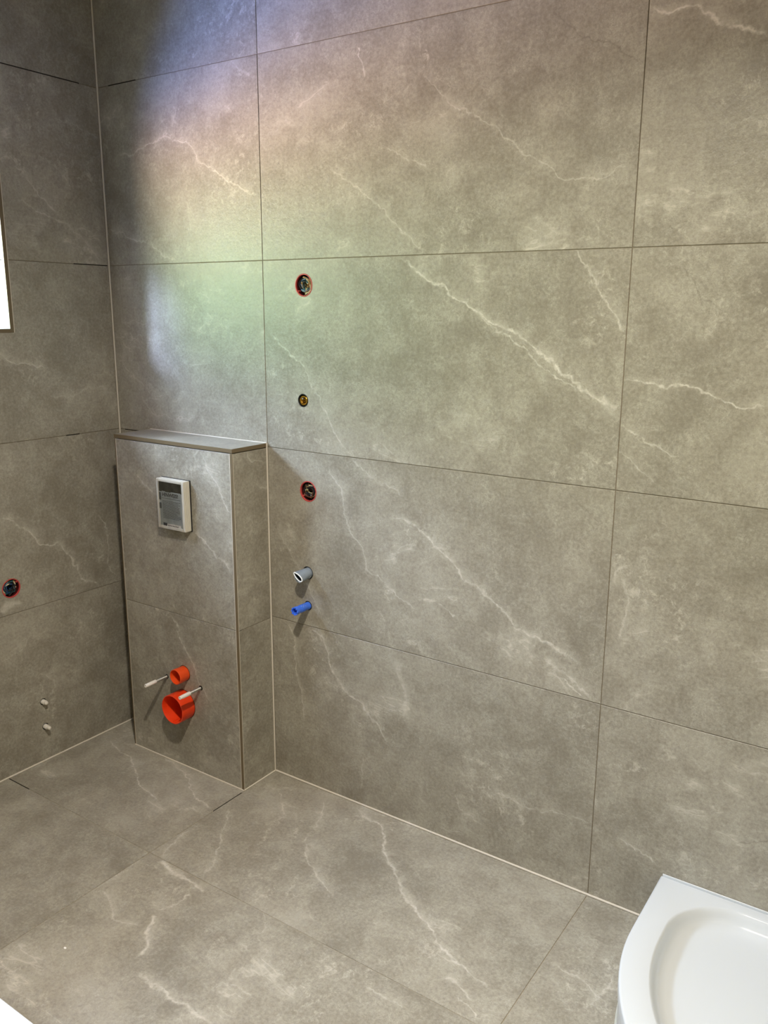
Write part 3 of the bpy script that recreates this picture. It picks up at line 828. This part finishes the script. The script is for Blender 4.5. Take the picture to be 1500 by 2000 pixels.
obj('dark_cover_top', sheet(lx0, lx1, lz1 - .038, lz1, yl + .0006, .0022, seed=5), DARKF, fp, smooth=True)
def text_mesh(s, size, x, z, y, weight=0.0):
    cu = bpy.data.curves.new('lettering', 'FONT')
    cu.body = s
    cu.size = size
    cu.extrude = .00015
    cu.offset = weight
    cu.resolution_u = 2
    to = bpy.data.objects.new('lettering', cu)
    COL.objects.link(to)
    dg = bpy.context.evaluated_depsgraph_get()
    me = bpy.data.meshes.new_from_object(to.evaluated_get(dg))
    bpy.data.objects.remove(to)
    bm = bmesh.new()
    bm.from_mesh(me)
    for v in bm.verts:
        v.co = Vector((x + v.co.x, y - v.co.z, z + v.co.y))
    return bm
yt = yl - .0016
obj('heading_lettering', text_mesh('HINWEIS!', .0185, lx0 + .019, lz1 - .054, yt, .0004), INK, fp)
ln = bmesh.new()
rnd = random.Random(4)
box(ln, lx0 + .017, lx1 - .010, yt - .0001, yt + .0004, lz1 - .0605, lz1 - .0595)
z = lz1 - .070
while z > lz0 + .022:
    if rnd.random() > .12:
        x = lx0 + .020
        xe = lx1 - rnd.uniform(.008, .030)
        while x < xe:                        # words
            wl_ = rnd.uniform(.006, .018)
            box(ln, x, min(x + wl_, xe), yt - .0001, yt + .0004, z, z + .0010)
            x += wl_ + .0016
    z -= .0046
obj('small_print', ln, INK, fp)['kind'] = 'stuff'
sq = bmesh.new()
for (a, c, w, h) in ((.0025, .036 + .006, .011, .026), (.0025, .078, .011, .020)):
    box(sq, lx0 + a, lx0 + a + w, yt - .0001, yt + .0004, lz1 - c - h, lz1 - c)
obj('dark_pictogram', sq, plain('pictogram_grey', '#333a3a', .5, noise=.5, scale=120), fp)
obj('black_code_patch', bbox_mesh(lx0 + .019, lx0 + .037, yt - .0002, yt + .0004, lz0 + .001, lz0 + .014), INK, fp)
obj('white_code_strip', bbox_mesh(lx0 + .039, lx1 - .012, yt - .0002, yt + .0004, lz0 + .001, lz0 + .013), plain('strip', '#c9c2b6', .5), fp)
cd = bmesh.new()
for i in range(7):
    box(cd, lx0 + .043 + i * .0075, lx0 + .043 + i * .0075 + .004, yt - .0004, yt + .0001, lz0 + .005, lz0 + .0085)
obj('code_digits', cd, INK, fp)['kind'] = 'stuff'
film_m, fn_, fl_ = new_mat('clear_film')
fo = N(fn_, 'ShaderNodeOutputMaterial'); ft = N(fn_, 'ShaderNodeBsdfTransparent'); fg = N(fn_, 'ShaderNodeBsdfGlossy', i_Roughness=.10)
fm_ = N(fn_, 'ShaderNodeMixShader'); ffr = N(fn_, 'ShaderNodeMapRange'); flw = N(fn_, 'ShaderNodeLayerWeight', i_Blend=.5)
ffr.inputs['To Min'].default_value = .06; ffr.inputs['To Max'].default_value = .40; fl_.new(flw.outputs['Facing'], ffr.inputs['Value'])
fl_.new(ffr.outputs[0], fm_.inputs[0]); fl_.new(ft.outputs[0], fm_.inputs[1]); fl_.new(fg.outputs[0], fm_.inputs[2]); fl_.new(fm_.outputs[0], fo.inputs[0])
obj('crumpled_film', sheet(PX0 + .001, PX1 - .003, PZ0 + .001, PZ1 - .001, BY - PD - .0006, .0070, 26, 32, seed=9, thick=.0002), film_m, fp, smooth=False)

# ================================================================ fittings in the back wall and left wall
RED = plain('red_plastic', '#c24a45', .5, noise=.08)
REDD = plain('red_plastic_shaded', '#4a0f10', .6, noise=.1)  # darker copy of the red: shade inside the box put into the colour
WIRES = {'tan': plain('wire_tan', '#b09560', .5), 'cream': plain('wire_cream', '#c9bd98', .5), 'blue': plain('wire_blue', '#1f3f63', .45),
         'black': plain('wire_black', '#101214', .5), 'grey': plain('wire_grey', '#8f9294', .5), 'brown': plain('wire_brown', '#54301c', .5), 'teal': plain('wire_teal', '#1f5058', .5)}
COPPER = plain('copper_end', '#c98f4c', .35, metal=.8)
PUTTY = plain('plaster_dab', '#f2f0ea', .9, bump=.5)
def wire_box(frame_o, n, u, r, label, cols, seed, deep=.05):
    """flush wiring box: red ring and cup, folded wires inside"""
    n, u = Vector(n), Vector(u)
    O = Vector(frame_o)
    w = Vector((0, 0, 1))
    t = thing('wiring_box', label, 'wiring box', tuple(O))
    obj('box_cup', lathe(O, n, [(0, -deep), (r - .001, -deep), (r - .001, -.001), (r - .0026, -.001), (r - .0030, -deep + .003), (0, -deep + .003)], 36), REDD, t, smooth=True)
    ring = lathe(O, n, [(r - .0034, -.004), (r - .0002, -.004), (r + .0001, .0004), (r - .0010, .0010), (r - .0026, .0008), (r - .0034, -.004)], 40)
    obj('box_ring', ring, RED, t, smooth=True)
    for s in (1, -1):                        # screw ears
        obj('screw_ear', lathe(O + u * (r - .0055) * s * .8 + w * (r - .0055) * .6 * s, n, [(0, -.012), (.0024, -.012), (.0024, -.003), (.0012, -.0024), (0, -.003)], 12), RED, t, smooth=True)
    rnd = random.Random(seed)
    for i, c in enumerate(cols + cols[::2]):
        a = rnd.uniform(0, 6.28)
        rr = (r - .0045) * rnd.uniform(.55, 1.0)
        pts = [O - n * (deep - .006) + (u * math.cos(a) + w * math.sin(a)) * rr * .5]
        steps = rnd.randint(4, 6)
        da = rnd.choice((-1, 1)) * rnd.uniform(.7, 1.25)
        for k in range(steps):
            a += da
            q = rr * rnd.uniform(.55, 1.0)
            pts.append(O - n * (.022 - .017 * (k + 1) / steps + rnd.uniform(0, .005)) + (u * math.cos(a) + w * math.sin(a)) * q)
        pts = smooth_path(pts, 4)
        obj('wire', tube(pts, (.0027 if c not in ('black', 'teal') else .0036), 7), WIRES[c], t, smooth=True)
        e, d = pts[-1], (pts[-1] - pts[-2]).normalized()
        if i % 2 == 0:
            obj('bare_end', tube([e, e + d * .005], .0010, 5), COPPER, t)
    return t
wire_box((.924, 0, 1.722), (0, -1, 0), (1, 0, 0), .0345, 'red-rimmed wiring box with tan and blue wires, highest on the long wall', ['cream', 'blue', 'tan', 'tan', 'teal', 'black', 'cream', 'tan', 'blue', 'black', 'grey', 'tan'], 11)
wire_box((.929, 0, 1.069), (0, -1, 0), (1, 0, 0), .0343, 'red-rimmed wiring box on the long wall, between brass fitting and grey hose', ['black', 'grey', 'cream', 'black', 'brown', 'black', 'cream', 'grey', 'black', 'black', 'brown'], 23)
wl_t = wire_box((0, -.502, .694), (1, 0, 0), (0, 1, 0), .0343, 'red-rimmed wiring box with dark blue wires on the left wall under the window', ['blue', 'blue', 'black', 'blue', 'teal', 'black', 'blue', 'blue', 'cream', 'black'], 31)

# brass fitting
BRASS = plain('brass', '#b8892f', .28, metal=.9, noise=.15, scale=60)
br = thing('brass_fitting', 'small brass water fitting in a round black-rimmed hole on the long wall', 'pipe fitting', (.914, 0, 1.365))
Ob = Vector((.914, 0, 1.365))
obj('hole_ring', lathe(Ob, Y_, [(0, -.055), (.0212, -.055), (.0212, -.0004), (.0200, .0006), (.0186, -.001), (.0180, -.050), (0, -.050)], 36), BLACKP, br, smooth=True)
Oc = Ob + Vector((-.0012, 0, -.0005))
obj('fitting_body', lathe(Oc, Y_, [(0, -.050), (.0148, -.050), (.0148, -.012), (.0156, -.011), (.0156, -.004), (.0146, -.003), (.0112, -.003), (.0106, -.004), (.0104, -.022), (0, -.022)], 32), BRASS, br, smooth=True)
obj('inner_thread', lathe(Oc, Y_, [(.0104, -.022)] + [v for k in range(5) for v in ((.0104, -.020 + k * .0032), (.0094, -.0184 + k * .0032))] + [(.0104, -.0045)], 28), BRASS, br, smooth=True)
obj('hex_socket', lathe(Oc, Y_, [(0, -.021), (.0062, -.021), (.0062, -.0075), (.0044, -.0070), (.0040, -.014), (0, -.014)], 6), BRASS, br)
obj('index_screw', lathe(Oc + Vector((-.004, 0, .006)), Y_, [(0, -.01), (.0028, -.01), (.0028, -.0035), (.0018, -.0028), (0, -.0040)], 12), STEEL, br, smooth=True)

# grey drain hose end, pinched, with a torn white bag under it
HOSE = plain('grey_hose', '#8793a0', .45, noise=.35, scale=45, bump=.3)
HOSEL = plain('hose_lip', '#eef2f4', .45, noise=.08)
hz = thing('drain_hose', 'pinched grey hose end with white lip and torn bag poking out above the blue plug', 'hose', (.922, 0, .789))
Oh = Vector((.922, 0, .789))
def pinched(r0, prof, seg=32, inner=False):
    """tube whose section goes from round (at the wall) to a flat tilted slot (at the mouth)"""
    bm = bmesh.new()
    rings = []
    ang = math.radians(-34)
    for (sc, h) in prof:
        k = max(0, min(1, h / .052))
        k = k * k * (3 - 2 * k)
        A, B = r0 * sc * (1 + .20 * k), r0 * sc * (1 - .46 * k)
        if inner:
            A -= .0026; B = max(.0012, B - .0026)
        ring = []
        for i in range(seg):
            th = 2 * PI * i / seg
            x, z = A * math.cos(th), B * math.sin(th) * (1 + .25 * k * math.cos(th))
            xx = x * math.cos(ang) - z * math.sin(ang)
            zz = x * math.sin(ang) + z * math.cos(ang)
            ring.append(bm.verts.new(Oh + Vector((xx + .002 * k, -h, zz + .000 * k))))
        rings.append(ring)
    for a, b_ in zip(rings, rings[1:]):
        for i in range(seg):
            j = (i + 1) % seg
            bm.faces.new((a[i], a[j], b_[j], b_[i]))
    return bm, rings
bmh, rg = pinched(.0185, [(1, -.045), (1, -.02), (1, 0), (1.02, .012), (1.0, .024), (1, .036), (1, .046), (1, .052)])
b2, r2 = pinched(.0185, [(1, -.045), (1, 0), (1, .02), (1, .036), (1, .052)], inner=True)
obj('hose_wall', bmh, HOSE, hz, smooth=True)
obj('hose_inside', b2, plain('hose_shaded_inside', '#2a333c', .5), hz, smooth=True)  # hose grey darkened: the shade in the mouth is put into the colour
ba, ra = pinched(.0180, [(1, .0535)])
mo = [v.co.copy() for v in ra[0]]
bb, rb_ = pinched(.0180, [(1, .0535)], inner=True)
mi = [v.co.copy() for v in rb_[0]]
mid = [(a + c) / 2 for a, c in zip(mo, mi)]
lipb = tube(mid + [mid[0]], .0021, 6)
ba.free(); bb.free()
obj('hose_lip', lipb, HOSEL, hz, smooth=True)
obj('hose_base', lathe(Oh, Y_, [(0, -.052), (.0222, -.052), (.0222, -.0004), (.0214, .0005), (.0200, -.001), (.0196, -.046), (0, -.046)], 32), BLACKP, hz, smooth=True)
# torn bag: an apron of film under the hose
bag = bmesh.new()
cols_ = []
for i in range(13):
    th = math.radians(195 + i * 12)
    row = []
    for k in range(6):
        h = .004 + k * .0095
        r_ = .0196 * (1 - .10 * k / 5) + .0012 * math.sin(i * 2.3 + k * 1.7)
        drop = .0045 * (k / 5) ** 1.5 * (1 + .5 * math.sin(i * 1.9))
        row.append(bag.verts.new(Oh + Vector((math.cos(th) * r_, -h * (1 - .06 * abs(math.sin(i * 1.3)) * (k == 5)), math.sin(th) * r_ * (.98 if k < 3 else .90) - drop))))
    cols_.append(row)
for i in range(12):
    for k in range(5):
        bag.faces.new((cols_[i][k], cols_[i + 1][k], cols_[i + 1][k + 1], cols_[i][k + 1]))
bmesh.ops.solidify(bag, geom=list(bag.faces), thickness=.0005)
obj('torn_bag', bag, plain('white_film', '#dfe3e2', .4, noise=.1, scale=60, bump=.4), hz, smooth=True)

# blue plug
BLUE = plain('blue_plastic', (.05, .17, .80), .36, noise=.16, scale=60, bump=.25)
bp_ = thing('water_plug', 'blue plastic pressure plug sticking out of the long wall under the grey hose', 'pipe plug', (.921, 0, .673))
Op = Vector((.921, 0, .673))
obj('plug_body', lathe(Op, Y_, [(0, -.04), (.0132, -.04), (.0132, .010), (.0126, .012), (.0126, .018), (.0132, .020), (.0132, .045), (.0124, .048), (.0124, .052), (.0134, .055), (.0140, .062), (.0136, .070), (.0108, .070), (.0100, .062), (.0096, .030), (0, .030)], 24), BLUE, bp_, smooth=True)
teeth = bmesh.new()
for k in range(8):
    a = 2 * PI * k / 8
    c = Op + Vector((math.cos(a) * .0122, -.0705, math.sin(a) * .0122))
    lathe(c, Y_, [(0, -.003), (.0026, -.003), (.0022, .0022), (0, .0026)], 6, teeth)
obj('mouth_notches', teeth, BLUE, bp_)
pr = bmesh.new()
for k in range(4):
    a = math.radians(40 + (k % 2) * 22)
    c = Op + Vector((math.cos(a) * .0131, -.024 - .006 * k, math.sin(a) * .0131))
    lathe(c, (math.cos(a), 0, math.sin(a)), [(0, -.0005), (.0019, -.0005), (.0015, .0005), (0, .0005)], 8, pr)
obj('raised_marks', pr, plain('blue_mark_pale', '#8fa6dd', .5), bp_)
obj('hole_ring', lathe(Op, Y_, [(0, -.05), (.0164, -.05), (.0164, -.0002), (.0154, .0006), (.0138, .0002), (.0136, -.045), (0, -.045)], 28), BLACKP, bp_, smooth=True)

# two white plugs low on the left wall
WP = plain('white_plug_plastic', '#e2ddd2', .45, noise=.08, scale=60)
X_ = Vector((1, 0, 0))
for (yy, zz, L, lab) in ((-.423, .233, .022, 'small white pipe plug low on the left wall, upper of the two'), (-.423, .134, .027, 'small white pipe plug low on the left wall, lower of the two')):
    t = thing('pipe_plug', lab, 'pipe plug', (0, yy, zz), 'white plugs on the left wall')
    O = Vector((0, yy, zz))
    obj('plug_neck', lathe(O, X_, [(0, -.05), (.0092, -.05), (.0092, L * .45), (.0084, L * .55), (0, L * .55)], 22), WP, t, smooth=True)
    obj('plug_knob', lathe(O, X_, [(0, L * .4), (.0058, L * .45), (.0070, L * .62), (.0074, L * .85), (.0062, L * 1.02), (.0030, L * 1.10), (0, L * 1.11)], 20), WP, t, smooth=True)
    obj('hole_ring', lathe(O, X_, [(0, -.055), (.0124, -.055), (.0124, -.0002), (.0116, .0004), (.0104, -.001), (.0100, -.052), (0, -.052)], 26), BLACKP, t, smooth=True)

# ================================================================ quadrant shower tray
TRX, TS, TRR, TZ = 2.158, .80, .55, .153
def tray_outline(off, n=28):
    """counter-clockwise outline of the quadrant tray shrunk by off"""
    x0, x1 = TRX + off, XR - .002 - off
    y1, y0 = -.003 - off, -TS + off
    cx, cy = TRX + TRR, -TS + TRR
    R_ = TRR - off
    pts = [(x0, y1)]
    for i in range(n + 1):
        a = PI + (PI / 2) * i / n
        pts.append((cx + R_ * math.cos(a), cy + R_ * math.sin(a)))
    pts += [(x1, y0), (x1, y1)]
    return pts
def basin_outline(off, n=12):
    """rounded inner bowl outline; same kind of curve with soft corners"""
    o = .066 + off
    x0, x1 = TRX + o, XR - .002 - o + .02
    y1, y0 = -.003 - o + .036, -TS + o
    R1 = TRR - o
    cx, cy = TRX + TRR, -TS + TRR
    rc = min(max(.16 - off * .5, .05), y1 - cy - .004)
    out = []
    def arc(ax, ay, r, a0, a1, n):
        for i in range(n + 1):
            a = a0 + (a1 - a0) * i / n
            out.append((ax + r * math.cos(a), ay + r * math.sin(a)))
    arc(x0 + rc, y1 - rc, rc, PI / 2, PI, n)
    arc(cx, cy, R1, PI, 1.5 * PI, 2 * n)
    arc(x1 - rc, y0 + rc, rc, -PI / 2, 0, n)
    arc(x1 - rc, y1 - rc, rc, 0, PI / 2, n)
    return out
ENAMEL = plain('white_acrylic', '#d3d8dc', .2, noise=.01, scale=5, coat=.3)
tray = thing('shower_tray', 'white quadrant shower tray with a sunken bowl against the long wall', 'shower tray', ((TRX + XR) / 2, -.4, 0))
bm = bmesh.new()
def ringv(pts, z):
    return [bm.verts.new((x, y, z)) for x, y in pts]
def br_(a, b_):
    for i in range(len(a)):
        bm.faces.new((a[i - 1], a[i], b_[i], b_[i - 1]))
RB = .006
levels = [(.004, 0.0), (.004, .004)]
sk = [ringv(tray_outline(.004), 0.0), ringv(tray_outline(.004), TZ - .035), ringv(tray_outline(0), TZ - .032)]
for k in range(5):
    a = (PI / 2) * k / 4
    sk.append(ringv(tray_outline(RB * (1 - math.cos(a))), TZ - RB + RB * math.sin(a)))
for a, b_ in zip(sk, sk[1:]):
    br_(a, b_)
# bowl
bw = []
prof = [(0, 0), (.003, -.0008), (.006, -.0035), (.010, -.0095), (.014, -.0170), (.019, -.0250), (.027, -.0320), (.040, -.0360), (.060, -.0380), (.085, -.0395), (.14, -.041)]
for off, dz in prof:
    bw.append(ringv(basin_outline(off), TZ + dz))
for a, b_ in zip(bw, bw[1:]):
    br_(a, b_)
bm.faces.new(bw[-1])
outer = sk[-1]
ed = [bm.edges.get((outer[i - 1], outer[i])) for i in range(len(outer))] + [bm.edges.get((bw[0][i - 1], bw[0][i])) for i in range(len(bw[0]))]
bmesh.ops.triangle_fill(bm, edges=ed, use_beauty=True)
tb = obj('tray_body', bm, ENAMEL, tray, smooth=True)
obj('drain_cover', lathe((2.62, -.36, TZ - .041), (0, 0, 1), [(0, -.001), (.045, -.001), (.045, .003), (.040, .005), (.012, .006), (0, .006)], 32), plain('chrome', '#c8cacc', .12, metal=1.0), tray, smooth=True)
# rear flange and silicone under the tiles
obj('wall_flange', bbox_mesh(TRX + .004, XR - .004, -.0032, -.0006, TZ - .006, TZ + .0045, .0006, 1), ENAMEL, tray)
sb = tube([(x, y, .003) for x, y in tray_outline(.0035)[:-2]], .0042, 6)
obj('foot_seal', sb, plain('grey_green_silicone', '#b5b6ad', .5), tray, smooth=True)

# ================================================================ bathtub under the window
TX1, TY1, TY0, BTZ = 1.80, -1.447, -2.297, .50
tub = thing('bathtub', 'white built-in bathtub rim at the lower left, under the window', 'bathtub', (TX1 / 2, (TY0 + TY1) / 2, 0))
bm = bmesh.new()
def rrect(x0, x1, y0, y1, r, n=6):
    out = []
    for ax, ay, a0 in ((x1 - r, y1 - r, 0), (x0 + r, y1 - r, PI / 2), (x0 + r, y0 + r, PI), (x1 - r, y0 + r, 1.5 * PI)):
        for i in range(n + 1):
            a = a0 + PI / 2 * i / n
            out.append((ax + r * math.cos(a), ay + r * math.sin(a)))
    return out
L0 = [ringv(rrect(.003, TX1 - .02, TY0, TY1 - .02, .02), 0), ringv(rrect(.003, TX1 - .02, TY0, TY1 - .02, .02), BTZ - .035), ringv(rrect(.003, TX1, TY0, TY1, .02), BTZ - .033)]
for k in range(5):
    a = PI / 2 * k / 4
    o = .010 * (1 - math.cos(a))
    L0.append(ringv(rrect(.003 + o, TX1 - o, TY0 + o, TY1 - o, .02), BTZ - .010 + .010 * math.sin(a)))
for off, z, r in ((.07, BTZ, .12), (.076, BTZ - .003, .12), (.085, BTZ - .015, .12), (.11, BTZ - .15, .12), (.15, BTZ - .36, .12), (.19, BTZ - .40, .10), (.25, BTZ - .415, .08)):
    L0.append(ringv(rrect(.003 + off * 1.3, TX1 - off * 1.3, TY0 + off, TY1 - off, r), z))
for a, b_ in zip(L0, L0[1:]):
    br_(a, b_)
bm.faces.new(L0[-1])
obj('tub_shell', bm, ENAMEL, tub, smooth=True)
obj('drain_cover', lathe((.45, (TY0 + TY1) / 2, BTZ - .415), (0, 0, 1), [(0, -.001), (.032, -.001), (.032, .003), (.010, .005), (0, .005)], 28), plain('chrome_drain', '#c8cacc', .12, metal=1.0), tub, smooth=True)

# ================================================================ surface-mounted ceiling downlight, and a chip of debris
lamp = thing('ceiling_light', 'round surface-mounted white LED downlight on the ceiling', 'ceiling light', (LAMP_POS[0], LAMP_POS[1], ZC))
em, en, el = new_mat('lit_diffuser')
eo = N(en, 'ShaderNodeOutputMaterial'); ee = N(en, 'ShaderNodeEmission', i_Strength=20.0); ee.inputs[0].default_value = (*LAMP_RGB, 1)
el.new(ee.outputs[0], eo.inputs[0])
LX, LY, LZ = LAMP_POS
obj('housing', lathe((LX, LY, ZC), (0, 0, -1), [(0, .0005), (.085, .0005), (.085, ZC - LZ), (.080, ZC - LZ + .004), (.070, ZC - LZ + .004), (.068, ZC - LZ - .004), (0, ZC - LZ - .004)], 40), SLEEVE, lamp, smooth=True)
obj('diffuser', lathe((LX, LY, LZ + .003), (0, 0, -1), [(0, 0), (.062, 0), (.062, .001), (0, .001)], 40), em, lamp)
ld = bpy.data.lights.new('lamp_light', 'AREA')
ld.shape = 'DISK'
ld.size = .10
ld.energy = LAMP_POWER
ld.color = LAMP_RGB
ld.spread = math.radians(LAMP_SPREAD)
lo = bpy.data.objects.new('lamp_light', ld)
lo.parent = lamp
lo.location = (0, 0, LZ - .006 - ZC)
COL.objects.link(lo)

chip = bmesh.new()
bmesh.ops.create_icosphere(chip, subdivisions=1, radius=.0042)
for v in chip.verts:
    v.co = Vector((v.co.x * 1.3 + .894, v.co.y * .8 - .984, max(0.0, v.co.z * .5 + .0019)))
    v.co.x += random.uniform(-.0008, .0008)
tag(obj('plaster_chip', chip, PUTTY, loc=(.894, -.984, 0)), 'tiny white chip of plaster lying on the floor tiles at the lower left', 'debris')
for o in bpy.data.objects:
    if '_org' in o:
        del o['_org']
